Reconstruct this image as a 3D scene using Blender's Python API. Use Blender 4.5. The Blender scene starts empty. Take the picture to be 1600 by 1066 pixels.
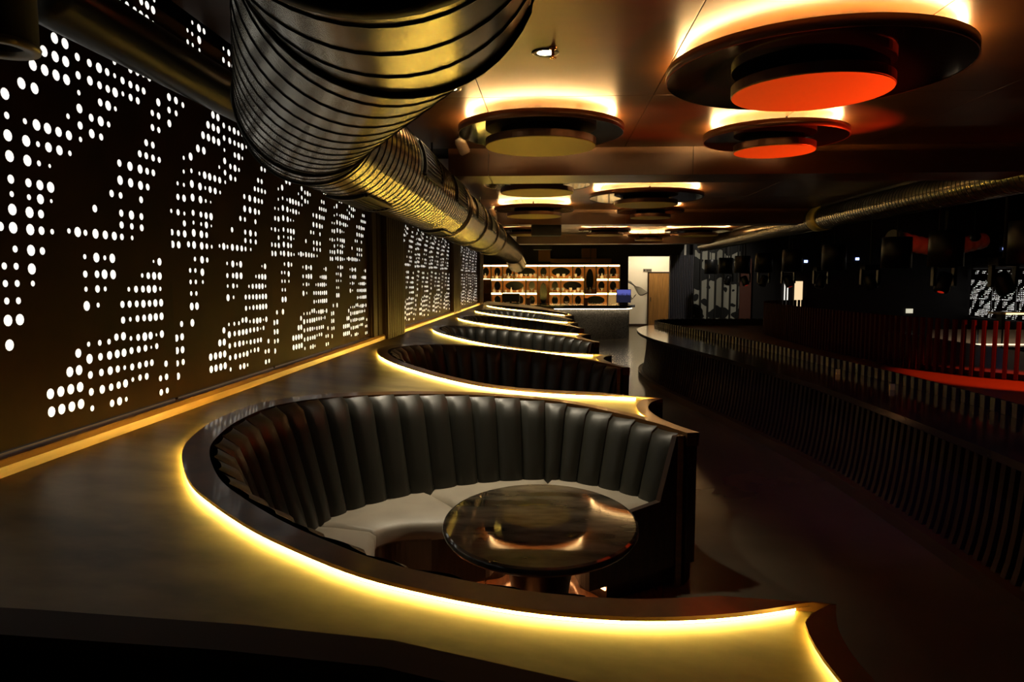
import bpy, bmesh, math, random
from mathutils import Vector, Matrix, geometry
random.seed(7)
sc = bpy.context.scene
col = sc.collection
PI = math.pi

# ------------------------------------------------------------------ camera, world, exposure
cam_d = bpy.data.cameras.new('camera')
cam_d.sensor_fit = 'HORIZONTAL'; cam_d.sensor_width = 36.0
cam_d.lens = 36.0 * 1100 / 1600
cam = bpy.data.objects.new('camera', cam_d); col.objects.link(cam)
PITCH = math.atan(97 / 1100); YAW = math.atan(62 / 1100 * math.cos(PITCH))
cam.location = (0, 0, 1.7)
cam.rotation_euler = (PI / 2 - PITCH, 0, YAW)
cam_d.clip_start = 0.05
sc.camera = cam
w = bpy.data.worlds.new('night'); sc.world = w; w.use_nodes = True
w.node_tree.nodes['Background'].inputs[0].default_value = (1.0, .75, .5, 1)
w.node_tree.nodes['Background'].inputs[1].default_value = 0.0015
sc.view_settings.view_transform = 'Standard'
sc.view_settings.look = 'None'
sc.view_settings.gamma = 1.0
sc.view_settings.use_curve_mapping = False
sc.view_settings.exposure = 0.0

# light levels (tuned by eye against the photograph)
LED_LEDGE = 84.0
LED_CEIL = 95.0
DOTS = 1.12
SPOT_W = 74.0

# ------------------------------------------------------------------ materials
MATS = {}
def mat(name, base=(.5, .5, .5), rough=.5, metal=0., emit=None, power=0., noise=0., nscale=4., stretch=(1, 1, 1),
        bump=0., bscale=60., coat=0., spec=.5, base2=None, detail=4.):
    m = bpy.data.materials.new(name); m.use_nodes = True
    nt = m.node_tree; b = nt.nodes['Principled BSDF']
    b.inputs['Base Color'].default_value = (*base, 1)
    b.inputs['Roughness'].default_value = rough
    b.inputs['Metallic'].default_value = metal
    b.inputs['Coat Weight'].default_value = coat
    b.inputs['Coat Roughness'].default_value = .08
    b.inputs['Specular IOR Level'].default_value = spec
    if emit:
        b.inputs['Emission Color'].default_value = (*emit, 1)
        b.inputs['Emission Strength'].default_value = power
    if noise or bump or base2:
        tc = nt.nodes.new('ShaderNodeTexCoord'); mp = nt.nodes.new('ShaderNodeMapping')
        mp.inputs['Scale'].default_value = stretch
        nt.links.new(tc.outputs['Object'], mp.inputs[0])
        if noise or base2:
            n = nt.nodes.new('ShaderNodeTexNoise'); n.inputs['Scale'].default_value = nscale
            n.inputs['Detail'].default_value = detail
            nt.links.new(mp.outputs[0], n.inputs['Vector'])
            r = nt.nodes.new('ShaderNodeValToRGB')
            c2 = base2 if base2 else tuple(min(1, c * (1 + noise)) for c in base)
            c1 = base if base2 else tuple(c * (1 - noise) for c in base)
            r.color_ramp.elements[0].color = (*c1, 1); r.color_ramp.elements[1].color = (*c2, 1)
            r.color_ramp.elements[0].position = .32; r.color_ramp.elements[1].position = .68
            nt.links.new(n.outputs['Fac'], r.inputs[0]); nt.links.new(r.outputs[0], b.inputs['Base Color'])
        if bump:
            n2 = nt.nodes.new('ShaderNodeTexNoise'); n2.inputs['Scale'].default_value = bscale
            nt.links.new(mp.outputs[0], n2.inputs['Vector'])
            bp = nt.nodes.new('ShaderNodeBump'); bp.inputs['Strength'].default_value = bump
            bp.inputs['Distance'].default_value = .01
            nt.links.new(n2.outputs['Fac'], bp.inputs['Height']); nt.links.new(bp.outputs[0], b.inputs['Normal'])
    MATS[name] = m
    return m

M_LEDGE = mat('honed_ledge_stone', (.205, .16, .075), .36, 0, spec=.32, noise=.45, nscale=4.2, stretch=(.8, 1.3, 1), bump=.05, bscale=14, detail=6)
M_RIM = mat('lacquered_copper_wood', (.15, .068, .020), .36, .15, noise=.25, nscale=9, stretch=(1, 1, 5), coat=.4)
M_TRIM = mat('golden_oak_trim', (.42, .22, .06), .35, 0, noise=.3, nscale=5, stretch=(6, .5, 6))
M_DARKWOOD = mat('dark_stained_wood', (.035, .018, .010), .35, 0, noise=.35, nscale=8, stretch=(6, 6, .6))
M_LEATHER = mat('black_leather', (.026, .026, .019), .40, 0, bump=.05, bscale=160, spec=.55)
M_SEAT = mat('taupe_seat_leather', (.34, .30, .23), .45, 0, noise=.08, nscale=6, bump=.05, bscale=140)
M_LED = mat('ledge_led', (1, .8, .3), .5, 0, (1.0, .65, .105), LED_LEDGE)
M_CLED = mat('ceiling_led', (1, .8, .5), .5, 0, (1.0, .60, .23), LED_CEIL)
M_PANEL = mat('bronze_perforated_sheet', (.026, .0080, .0013), .6, .0, spec=.06, noise=.3, nscale=2.2, bump=.03, bscale=20)
M_DOT = mat('backlit_diffuser', (1, 1, 1), .5, 0, (1.0, .96, .88), DOTS)
M_CEIL = mat('copper_ceiling_lacquer', (.088, .031, .0055), .33, .15, spec=.8, noise=.3, nscale=2.0, stretch=(.5, 1.6, 1))
M_BLACKGLOSS = mat('black_gloss', (.008, .008, .008), .07, 0, coat=.3)
M_BLACK = mat('matt_black', (.010, .009, .008), .6)
M_BLACKMET = mat('black_metal', (.02, .02, .02), .35, .6)
M_BRASS = mat('satin_brass', (.95, .78, .19), .55, .4)
M_COPPEREDGE = mat('copper_edge', (.17, .075, .03), .35, .4)
M_DUCT = mat('galvanised_spiral_duct', (.44, .41, .30), .22, .9, noise=.12, nscale=3)
M_SEAM = mat('duct_seam_dark', (.03, .026, .018), .4, .8)
M_CONC = mat('polished_concrete', (.125, .108, .075), .2, 0, noise=.18, nscale=1.1, bump=.015, bscale=5, detail=8)
M_BOOTHFLOOR = mat('copper_brown_floor', (.20, .075, .028), .16, .1, noise=.3, nscale=6, stretch=(8, 1, 1), coat=.4)
M_MARBLE = mat('dark_marble', (.010, .009, .007), .025, 0, base2=(.26, .235, .17), nscale=4.5, stretch=(1, 2.6, 1), detail=9, coat=0)
M_COPPER = mat('polished_copper', (.55, .26, .12), .18, .95)
M_PED = mat('dark_bronze', (.07, .04, .022), .28, .85)
M_WHITE = mat('white_plaster', (.80, .76, .66), .7)
M_DOOR = mat('oak_veneer', (.33, .17, .05), .45, 0, noise=.22, nscale=5, stretch=(8, 8, .5))
M_NICHE = mat('orange_veneer', (.72, .31, .07), .5, 0, noise=.15, nscale=8, stretch=(5, 5, .6))
M_SHELFLED = mat('shelf_led', (1, .8, .5), .5, 0, (1.0, .66, .25), 16.0)
M_GLASS = mat('cream_glassware', (.85, .80, .66), .2, 0)
M_DKOVAL = mat('smoked_mirror', (.012, .014, .010), .12, 0)
M_WALL = mat('black_wall', (.012, .010, .010), .6)
M_GREYSLAT = mat('grey_slat', (.10, .095, .11), .5)
M_REDWOOD = mat('red_stained_slat', (.045, .007, .0035), .7, 0, spec=.1, noise=.2, nscale=6, stretch=(5, 5, .5))
M_BARSLAT = mat('walnut_slat', (.045, .025, .017), .33, 0, noise=.3, nscale=6, stretch=(5, 5, .5))
M_PLINTH = mat('bar_plinth_wood', (.11, .065, .035), .45, 0)
M_BARTOP = mat('dark_bar_stone', (.055, .045, .026), .12, 0, noise=.35, nscale=3, coat=.3)
M_DECK = mat('stage_deck', (.20, .085, .035), .3)
M_REDLENS = mat('red_lens', (.3, .01, .01), .3, 0, (1, .03, .01), .3)
M_BLUE = mat('blue_display', (.1, .1, .3), .3, 0, (.35, .45, 1.0), 4)
M_WARMLIT = mat('lit_doorway', (.9, .8, .6), .5, 0, (1.0, .72, .40), 1.0)
M_CAMWHITE = mat('white_camera_shell', (.8, .72, .6), .35)
M_SPOTLENS = mat('downlight_lens', (1, 1, 1), .4, 0, (1, .85, .6), 14)

def mosaic():
    m = mat('black_glitter_mosaic', (.02, .02, .02), .22, .3); nt = m.node_tree; b = nt.nodes['Principled BSDF']
    tc = nt.nodes.new('ShaderNodeTexCoord'); v = nt.nodes.new('ShaderNodeTexVoronoi'); v.inputs['Scale'].default_value = 85
    nt.links.new(tc.outputs['Object'], v.inputs['Vector'])
    r = nt.nodes.new('ShaderNodeValToRGB'); r.color_ramp.elements[0].color = (.012, .012, .012, 1); r.color_ramp.elements[1].color = (.33, .31, .27, 1)
    nt.links.new(v.outputs['Color'], r.inputs[0]); nt.links.new(r.outputs[0], b.inputs['Base Color'])
    bp = nt.nodes.new('ShaderNodeBump'); bp.inputs['Strength'].default_value = .9; bp.inputs['Distance'].default_value = .02
    nt.links.new(v.outputs['Color'], bp.inputs['Height']); nt.links.new(bp.outputs[0], b.inputs['Normal'])
    return m
M_MOSAIC = mosaic()
def swirl():
    m = mat('swirl_print', (.3, .3, .25), .6); nt = m.node_tree; b = nt.nodes['Principled BSDF']
    tc = nt.nodes.new('ShaderNodeTexCoord'); wv = nt.nodes.new('ShaderNodeTexWave')
    wv.wave_type = 'RINGS'; wv.inputs['Scale'].default_value = 3.4; wv.inputs['Distortion'].default_value = 5.5
    wv.inputs['Detail'].default_value = 0.6; wv.inputs['Detail Scale'].default_value = .8
    nt.links.new(tc.outputs['Object'], wv.inputs['Vector'])
    r = nt.nodes.new('ShaderNodeValToRGB'); r.color_ramp.interpolation = 'CONSTANT'
    r.color_ramp.elements[0].color = (.006, .006, .006, 1); r.color_ramp.elements[1].color = (.42, .41, .34, 1); r.color_ramp.elements[1].position = .52
    nt.links.new(wv.outputs['Fac'], r.inputs[0]); nt.links.new(r.outputs[0], b.inputs['Base Color'])
    return m
M_SWIRL = swirl()
def screen():
    m = mat('monitor_picture', (.02, .02, .05), .2); nt = m.node_tree; b = nt.nodes['Principled BSDF']
    tc = nt.nodes.new('ShaderNodeTexCoord'); sp = nt.nodes.new('ShaderNodeSeparateXYZ'); n = nt.nodes.new('ShaderNodeTexNoise')
    n.inputs['Scale'].default_value = 9
    nt.links.new(tc.outputs['Generated'], sp.inputs[0]); nt.links.new(tc.outputs['Generated'], n.inputs['Vector'])
    a = nt.nodes.new('ShaderNodeMath'); a.operation = 'MULTIPLY_ADD'; a.inputs[1].default_value = .35
    nt.links.new(n.outputs['Fac'], a.inputs[0]); nt.links.new(sp.outputs['Z'], a.inputs[2])
    r = nt.nodes.new('ShaderNodeValToRGB'); r.color_ramp.elements[0].position = .72; r.color_ramp.elements[0].color = (.012, .013, .03, 1)
    r.color_ramp.elements[1].position = .9; r.color_ramp.elements[1].color = (.10, .11, .42, 1)
    nt.links.new(a.outputs[0], r.inputs[0]); nt.links.new(r.outputs[0], b.inputs['Emission Color'])
    b.inputs['Emission Strength'].default_value = 1.0
    return m
M_SCREEN = screen()

# ------------------------------------------------------------------ helpers
WL = {}
def wl(o): return WL.get(o.name, Vector((0, 0, 0)))
def link(o, parent=None, loc=(0, 0, 0), rot=None):
    col.objects.link(o)
    loc = Vector(loc)
    if parent is not None:
        o.parent = parent; o.location = loc - wl(parent)
    else:
        o.location = loc
    if rot is not None: o.rotation_euler = rot
    WL[o.name] = loc
    return o
def mesh(bm, name, m, smooth=False, recalc=True):
    if recalc: bmesh.ops.recalc_face_normals(bm, faces=bm.faces)
    me = bpy.data.meshes.new(name); bm.to_mesh(me); bm.free()
    for x in (m if isinstance(m, (list, tuple)) else [m]): me.materials.append(x)
    if smooth:
        for p in me.polygons: p.use_smooth = True
    return me
def obj(name, bm, m, parent=None, loc=(0, 0, 0), rot=None, smooth=False, recalc=True):
    return link(bpy.data.objects.new(name, mesh(bm, name, m, smooth, recalc)), parent, loc, rot)
def inst(name, me, parent=None, loc=(0, 0, 0), rot=None, scale=None):
    o = link(bpy.data.objects.new(name, me), parent, loc, rot)
    if scale: o.scale = scale
    return o
def tag(o, label, cat, group=None):
    o['label'] = label; o['category'] = cat
    if group: o['group'] = group
    return o
def thing(name, label, cat, loc=(0, 0, 0), group=None):
    o = bpy.data.objects.new(name, None); o.empty_display_size = .1
    link(o, None, loc); return tag(o, label, cat, group)
def struct(o):
    o['kind'] = 'structure'; return o
def box(bm, x0, x1, y0, y1, z0, z1, mi=0):
    v = [bm.verts.new(p) for p in ((x0, y0, z0), (x1, y0, z0), (x1, y1, z0), (x0, y1, z0), (x0, y0, z1), (x1, y0, z1), (x1, y1, z1), (x0, y1, z1))]
    for f in ((0, 3, 2, 1), (4, 5, 6, 7), (0, 1, 5, 4), (1, 2, 6, 5), (2, 3, 7, 6), (3, 0, 4, 7)):
        bm.faces.new([v[i] for i in f]).material_index = mi
    return bm
def bx(x0, x1, y0, y1, z0, z1, bevel=0.):
    bm = box(bmesh.new(), x0, x1, y0, y1, z0, z1)
    if bevel: bmesh.ops.bevel(bm, geom=list(bm.edges), offset=bevel, segments=2, affect='EDGES', profile=.7)
    return bm
def lathe(prof, n=32, sx=1., sy=1., bm=None, at=(0, 0, 0)):
    bm = bm or bmesh.new(); rings = []
    for r, z in prof:
        if r < 1e-6: rings.append([bm.verts.new((at[0], at[1], at[2] + z))])
        else: rings.append([bm.verts.new((at[0] + r * sx * math.cos(2 * PI * i / n), at[1] + r * sy * math.sin(2 * PI * i / n), at[2] + z)) for i in range(n)])
    for a, b in zip(rings, rings[1:]):
        for i in range(n):
            j = (i + 1) % n
            if len(a) == 1 and len(b) == 1: continue
            if len(a) == 1: bm.faces.new((a[0], b[i], b[j]))
            elif len(b) == 1: bm.faces.new((a[i], b[0], a[j]))
            else: bm.faces.new((a[i], a[j], b[j], b[i]))
    return bm
def tube(path, rad, n=10, bm=None, caps=True):
    bm = bm or bmesh.new(); P = [Vector(p) for p in path]; rings = []
    up = Vector((0, 0, 1))
    for i, p in enumerate(P):
        t = (P[min(i + 1, len(P) - 1)] - P[max(i - 1, 0)]).normalized()
        s = t.cross(up if abs(t.z) < .95 else Vector((1, 0, 0))).normalized(); u = s.cross(t)
        r = rad[i] if isinstance(rad, (list, tuple)) else rad
        rings.append([bm.verts.new(p + (s * math.cos(2 * PI * k / n) + u * math.sin(2 * PI * k / n)) * r) for k in range(n)])
    for a, b in zip(rings, rings[1:]):
        for k in range(n): bm.faces.new((a[k], a[(k + 1) % n], b[(k + 1) % n], b[k]))
    if caps:
        bm.faces.new(rings[0][::-1]); bm.faces.new(rings[-1])
    return bm
def spline(pts, ds=.05, smooth=2):
    """Catmull-Rom through 2-D points, then even spacing."""
    P = [Vector(p) for p in pts]; out = []
    ext = [P[0] * 2 - P[1]] + P + [P[-1] * 2 - P[-2]]
    for i in range(1, len(ext) - 2):
        a, b, c, d = ext[i - 1:i + 3]
        n = max(4, int((c - b).length / .02))
        for k in range(n):
            t = k / n
            out.append(.5 * ((2 * b) + (c - a) * t + (2 * a - 5 * b + 4 * c - d) * t * t + (3 * b - a - 3 * c + d) * t ** 3))
    out.append(P[-1])
    for _ in range(smooth * 12):
        out = [out[0]] + [(out[i - 1] + out[i] * 2 + out[i + 1]) / 4 for i in range(1, len(out) - 1)] + [out[-1]]
    return even(out, ds)
def even(out, ds):
    L = [0]
    for a, b in zip(out, out[1:]): L.append(L[-1] + (b - a).length)
    n = max(2, round(L[-1] / ds)); res = []; j = 0
    for k in range(n + 1):
        s = L[-1] * k / n
        while j < len(L) - 2 and L[j + 1] < s: j += 1
        f = (s - L[j]) / max(1e-9, L[j + 1] - L[j]); res.append(out[j].lerp(out[j + 1], min(1, max(0, f))))
    return res
def normals(P):                       # to the right of the direction of travel
    N = []
    for i in range(len(P)):
        t = (P[min(i + 1, len(P) - 1)] - P[max(i - 1, 0)]).normalized(); N.append(Vector((t.y, -t.x)))
    return N
def medial(P, N):
    out = []
    for p, n in zip(P, N):
        m = 9.
        for q in P:
            d = q - p; k = d.dot(n)
            if k > 1e-4: m = min(m, d.length_squared / (2 * k))
        out.append(m)
    return out
def bandmesh(A, B, z0, z1, bm=None):
    """solid band between two polylines A and B (same length) from z0 to z1"""
    bm = bm or bmesh.new(); V = []
    f0 = z0 if callable(z0) else (lambda p: z0); f1 = z1 if callable(z1) else (lambda p: z1)
    for a, b in zip(A, B): V.append([bm.verts.new((a.x, a.y, f0(a))), bm.verts.new((b.x, b.y, f0(b))), bm.verts.new((b.x, b.y, f1(b))), bm.verts.new((a.x, a.y, f1(a)))])
    for p, q in zip(V, V[1:]):
        for k in range(4): bm.faces.new((p[k], p[(k + 1) % 4], q[(k + 1) % 4], q[k]))
    bm.faces.new(V[0]); bm.faces.new(V[-1][::-1])
    return bm
def spot(name, loc, target, watts, color, size, blend=.5, radius=.05, parent=None):
    d = bpy.data.lights.new(name, 'SPOT'); d.energy = watts; d.color = color; d.spot_size = size; d.spot_blend = blend; d.shadow_soft_size = radius
    o = bpy.data.objects.new(name, d)
    q = (Vector(target) - Vector(loc)).to_track_quat('-Z', 'Y')
    link(o, parent, loc, q.to_euler()); return o
ORD = ['first', 'second', 'third', 'fourth', 'fifth', 'sixth', 'seventh', 'eighth', 'ninth', 'tenth', 'eleventh', 'twelfth']
CEIL = 2.92
M_POST = mat('dark_fluted_post', (.030, .015, .008), .65, 0, spec=.2)

# ------------------------------------------------------------------ the setting: floor, perforated wall, ceiling
bm = bmesh.new()
box(bm, -3.2, 17, -2.5, 27, -.08, 0)
struct(obj('floor', bm, M_CONC))

DOT_TEXT = """F407,3474 C573,3471 A500,3469 F872,3446 C1098,3446 F1597,3445 B960,3442 F1030,3440 F336,3398 F400,3395 A497,3386 B1516,3383 C1452,3381 B1581,3378
C865,3359 B1024,3359 C957,3356 E333,3321 F401,3321 F495,3316 C1304,3304 C1381,3303 F1228,3301 B1445,3300 B1509,3299 F1575,3297 C66,2960 C151,2960
C238,2958 C1503,2943 F1439,2942 C1376,2941 C1305,2937 E1152,2935 A663,2906 A740,2904 B61,2883 B146,2882 D234,2874 C831,2865 C928,2863 A1009,2861
C1081,2859 F1149,2858 C1223,2851 C1300,2849 C1371,2848 C1436,2847 B1595,2818 A581,2817 A661,2815 A738,2814 C55,2799 D142,2798 F1220,2775 C1296,2773
C1368,2772 C830,2771 B925,2769 C1007,2767 C1079,2766 A1146,2764 D1521,2735 C1592,2733 A500,2727 A580,2726 A660,2724 A737,2723 B52,2713 F828,2681
C1005,2674 A1075,2673 F1141,2671 C1516,2645 D1587,2644 A418,2619 A503,2618 B826,2599 C920,2572 A1001,2571 E1071,2569 A311,2544 F733,2538 C1438,2537
C1511,2536 F217,2520 C825,2511 B918,2487 D998,2485 C1364,2457 C1433,2457 C1507,2456 D1577,2456 E314,2448 F426,2446 A502,2445 A577,2444 B655,2443
B732,2441 F822,2438 F210,2427 C1154,2368 A1257,2366 A1360,2365 C1435,2364 C1503,2364 A313,2358 A427,2355 F504,2354 B576,2352 B654,2351 F732,2350
F124,2337 F205,2337 A1153,2270 A1256,2269 A1357,2267 C1433,2267 A316,2265 A427,2263 F503,2262 G577,2261 C121,2247 B200,2247 C1067,2184 D1151,2183
C1356,2181 C315,2160 C425,2158 B501,2157 A575,2156 F30,2146 C115,2145 F196,2144 F315,2092 F423,2090 B499,2089 G574,2088 C911,2084 C1149,2081
A1249,2079 C1351,2079 C191,2077 A313,2021 A421,2018 C497,2017 C1147,2013 D1247,2012 C1349,2011 C27,2007 C108,2006 B190,2006 F692,1948 A760,1947
E822,1947 A906,1947 B991,1946 B1073,1945 D1144,1944 F1245,1944 C235,1938 A311,1937 A419,1936 C494,1936 F568,1936 B30,1928 B106,1928 E315,1839
A416,1837 D492,1837 F806,1819 F976,1818 A903,1817 A1044,1817 G1461,1810 B1528,1809 E243,1759 E315,1759 A414,1748 D803,1726 C901,1726 A967,1726
A1044,1725 F1331,1721 C1396,1720 B1461,1719 B1524,1718 E243,1679 E315,1679 F415,1678 F802,1645 C899,1645 F966,1644 F1187,1639 C1260,1638 C1332,1638
B1395,1637 B1460,1637 F1524,1637 E245,1599 E316,1598 F897,1556 A801,1555 C1118,1552 C1188,1551 C1260,1550 B1330,1548 C1396,1548 B1461,1548 B1527,1548
A245,1509 A318,1509 F1188,1461 C1261,1461 C1331,1461 B1525,1461 C1117,1460 B1396,1460 B1459,1460 C101,1396 A245,1395 C1046,1366 B1113,1366 F800,1348
E894,1347 F1185,1347 C1259,1347 B1392,1347 G1456,1347 B1520,1347 E976,1346 A1329,1346 B101,1309 B713,1308 B30,1306 D1455,1275 C1185,1274 C1259,1274
C1330,1274 G1393,1274 C894,1269 B1046,1269 B1111,1269 A801,1268 B975,1268 B30,1222 B100,1221 A640,1218 A712,1218 C895,1181 B974,1181 C1044,1181
F1110,1181 C801,1180 C1330,1177 C1392,1177 C1184,1176 C1260,1176 C1553,1151 C102,1137 C27,1136 A490,1127 A565,1127 A640,1127 A713,1127 D1259,1101
F1184,1100 C1330,1099 C801,1087 C1045,1087 B1111,1087 B895,1086 C975,1086 D1482,1065 C1553,1065 B30,1049 A491,1036 A565,1036 A713,1036 A641,1035
E802,996 C976,993 B1046,993 F1111,993 D1554,975 C1483,974"""
DIA = dict(A=.054, B=.049, C=.042, D=.038, E=.033, F=.028, G=.02)
DOTLIST = [(int(a) / 1000, int(b) / 1000, DIA[t[0]]) for t in DOT_TEXT.split() for a, b in [t[1:].split(',')]]
PER = 1.665; ZB, ZT = .915, 3.58
def perforated():
    n = 12; V = []; E = []; circ = []
    ww = PER - .001
    rect = [(0, ZB), (ww, ZB), (ww, ZT), (0, ZT)]
    V += [Vector(p) for p in rect]; E += [(0, 1), (1, 2), (2, 3), (3, 0)]
    for u, z, d in DOTLIST:
        b = len(V); r = d / 2; u = min(max(u, r + .004), ww - r - .004)
        V += [Vector((u + r * math.cos(2 * PI * k / n), z + r * math.sin(2 * PI * k / n))) for k in range(n)]
        E += [(b + k, b + (k + 1) % n) for k in range(n)]; circ.append((u, z, r, b))
    vo, eo, fo = geometry.delaunay_2d_cdt(V, E, [], 1, 1e-5)[:3]
    grid = {}
    for c in circ: grid.setdefault((int(c[0] / .1), int(c[1] / .1)), []).append(c)
    bm = bmesh.new(); bv = [bm.verts.new((0, v.x, v.y)) for v in vo]
    for f in fo:
        cx = sum(vo[i].x for i in f) / len(f); cz = sum(vo[i].y for i in f) / len(f)
        k = (int(cx / .1), int(cz / .1))
        if any((cx - c[0]) ** 2 + (cz - c[1]) ** 2 < c[2] ** 2 for i in (-1, 0, 1) for j in (-1, 0, 1) for c in grid.get((k[0] + i, k[1] + j), ())): continue
        try: bm.faces.new([bv[i] for i in f])
        except ValueError: pass
    for u, z, r, b in circ:           # the thickness of the sheet in each hole
        a = [bm.verts.new((0, u + r * math.cos(2 * PI * k / n), z + r * math.sin(2 * PI * k / n))) for k in range(n)]
        c = [bm.verts.new((-.0008, v.co.y, v.co.z)) for v in a]
        for k in range(n): bm.faces.new((a[k], a[(k + 1) % n], c[(k + 1) % n], c[k]))
    return mesh(bm, 'perforated_sheet', M_PANEL, recalc=False)
ME_PERF = perforated()
KW = .716; WX = -1.79                # the screen wall, with the ledge rising gently towards it
bm = bmesh.new(); box(bm, -2.3, WX - .10, -2.5, 17.85, 0, 3.06)
WALL = struct(obj('wall_left', bm, M_WALL))
bm = bmesh.new(); box(bm, -.002, .002, .012, PER - .012, ZB + .01, ZT - .01)
ME_LIT = mesh(bm, 'light_panel', M_DOT)
ZO = 1.7 * (1 - KW)
def panel(y, sy=1.):
    inst('perforated_sheet', ME_PERF, WALL, (WX, y, ZO), scale=(1, sy * KW, KW))
    inst('light_panel', ME_LIT, WALL, (WX - .0035, y, ZO), scale=(1, sy * KW, KW))
def joint(y):
    obj('joint_light_stop', bx(WX - .0012, WX - .0002, y - .012, y + .012, 1.1, CEIL + .2), M_PANEL, WALL)  # added unseen strip, stops backlight leaking through the gap between sheets
for k in range(-1, 5): joint(KW * (2.86 + PER * k))
for k in range(5): joint(KW * (11.32 + 1.488 * k))
for k in range(4): joint(KW * (18.74 + 1.63 * k))
for k in range(-1, 4): panel(KW * (2.86 + PER * k))
for k in range(4): panel(KW * (11.32 + 1.488 * k), .894)
for k in range(3): panel(KW * (18.74 + 1.63 * k), .979)
def post(y0, y1, x, flutes):
    o = obj('post', bx(WX - .10, x, y0, y1, 1.0, CEIL, .006), M_POST, WALL)
    n = flutes
    for k in range(n):
        ya = y0 + (y1 - y0) * (k + .12) / n; yb = y0 + (y1 - y0) * (k + .88) / n
        obj('batten', bx(x - .001, x + .02, ya, yb, 1.02, CEIL, .004), M_POST, o)
post(6.83, 7.23, WX + .02, 2)
post(7.23, 8.10, WX + .07, 9)
post(12.37, 13.41, WX + .045, 6)
post(16.93, 17.85, WX + .045, 3)
bm = bmesh.new()
prof = [(WX - .02, 1.0), (-1.722, 1.0), (-1.726, 1.108), (-1.745, 1.126), (WX - .02, 1.126)]
ya = [bm.verts.new((x, -2.0, z)) for x, z in prof]; yb = [bm.verts.new((x, 17.8, z)) for x, z in prof]
for k in range(5): bm.faces.new((ya[k], ya[(k + 1) % 5], yb[(k + 1) % 5], yb[k]))
bm.faces.new(ya); bm.faces.new(yb[::-1])
struct(obj('baseboard_left', bm, M_TRIM))
bm = bmesh.new(); box(bm, -2.9, -2.52, 17.85, 24.42, 0, CEIL); struct(obj('wall_side', bm, M_WALL))

# ceiling: a black slab with copper lacquered panels below it, two dropped beams
bm = bmesh.new(); box(bm, -1.70, 4.46, -2.5, 27, CEIL + .02, CEIL + .3); box(bm, -2.9, -1.70, -2.5, 27, 3.08, 3.22)
CEI = struct(obj('ceiling', bm, M_BLACK))
xs = [-1.68, -.47, .67, 1.76, 2.87, 4.45]
for y0, y1 in ((-2.4, 1.39), (1.39, 3.12), (3.12, 4.86), (4.86, 6.71), (7.26, 9.03), (9.03, 10.84), (10.84, 12.66), (13.15, 15.3), (15.3, 17.4), (17.4, 19.6), (20.1, 22.2), (22.2, 24.4)):
    for a, b in zip(xs, xs[1:]):
        obj('panel', bx(a + .0025, b - .0025, y0 + .0025, y1 - .0025, CEIL, CEIL + .02, .002), M_CEIL, CEI)
for n, (y0, y1) in enumerate(((6.71, 7.26), (12.66, 13.15), (19.6, 20.1))):
    bm = bmesh.new(); box(bm, -.98, 4.45, y0 + .02, y1 - .02, 2.68, CEIL)
    t = struct(obj('trim_%d' % (n + 1), bm, M_BLACK))
    for a, b in zip([-.98, -.60, 1.3, 4.45], [-.60, 1.3, 4.45]):
        obj('panel', bx(a + .002, b - .002, y0, y0 + .02, 2.664, CEIL, .001), M_CEIL, t)
        obj('panel', bx(a + .002, b - .002, y0 + .02, y1, 2.664, 2.682, .001), M_CEIL, t)
bm = bmesh.new(); box(bm, 4.46, 17, -2.5, 27, 4.4, 4.6)
struct(obj('ceiling', bm, M_WALL))
bm = bmesh.new(); box(bm, 4.46, 4.56, -2.5, 25, CEIL - .05, 4.4); struct(obj('trim_4', bm, M_BLACK))
bm = bmesh.new(); box(bm, 16.6, 17, -2.5, 27, -.05, 4.5); struct(obj('wall_right', bm, M_WALL))
# wall behind: dark, with a white recess that holds the door
bm = bmesh.new(); box(bm, -2.9, 2.62, 24.42, 24.6, 0, CEIL); box(bm, 2.62, 4.5, 24.42, 24.6, 2.47, CEIL)
box(bm, 4.5, 17, 24.9, 25.1, 0, 4.5)
struct(obj('wall_back', bm, M_WALL))
bm = bmesh.new(); box(bm, 2.55, 4.6, 25.5, 25.6, 0, 3.2); box(bm, 2.5, 2.56, 24.6, 25.5, 0, 3.2); box(bm, 4.5, 4.6, 24.6, 25.5, 0, 3.2); box(bm, 2.5, 4.6, 24.6, 25.6, 3.0, 3.2)
struct(obj('wall_recess', bm, M_WHITE))
bm = bmesh.new(); box(bm, 2.56, 4.5, 25.46, 25.5, 0, .09); struct(obj('baseboard_back', bm, M_DARKWOOD))
bm = bmesh.new(); box(bm, -2.9, 17, -2.6, -2.5, 0, 4.5); struct(obj('wall_front', bm, M_WALL))

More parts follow.
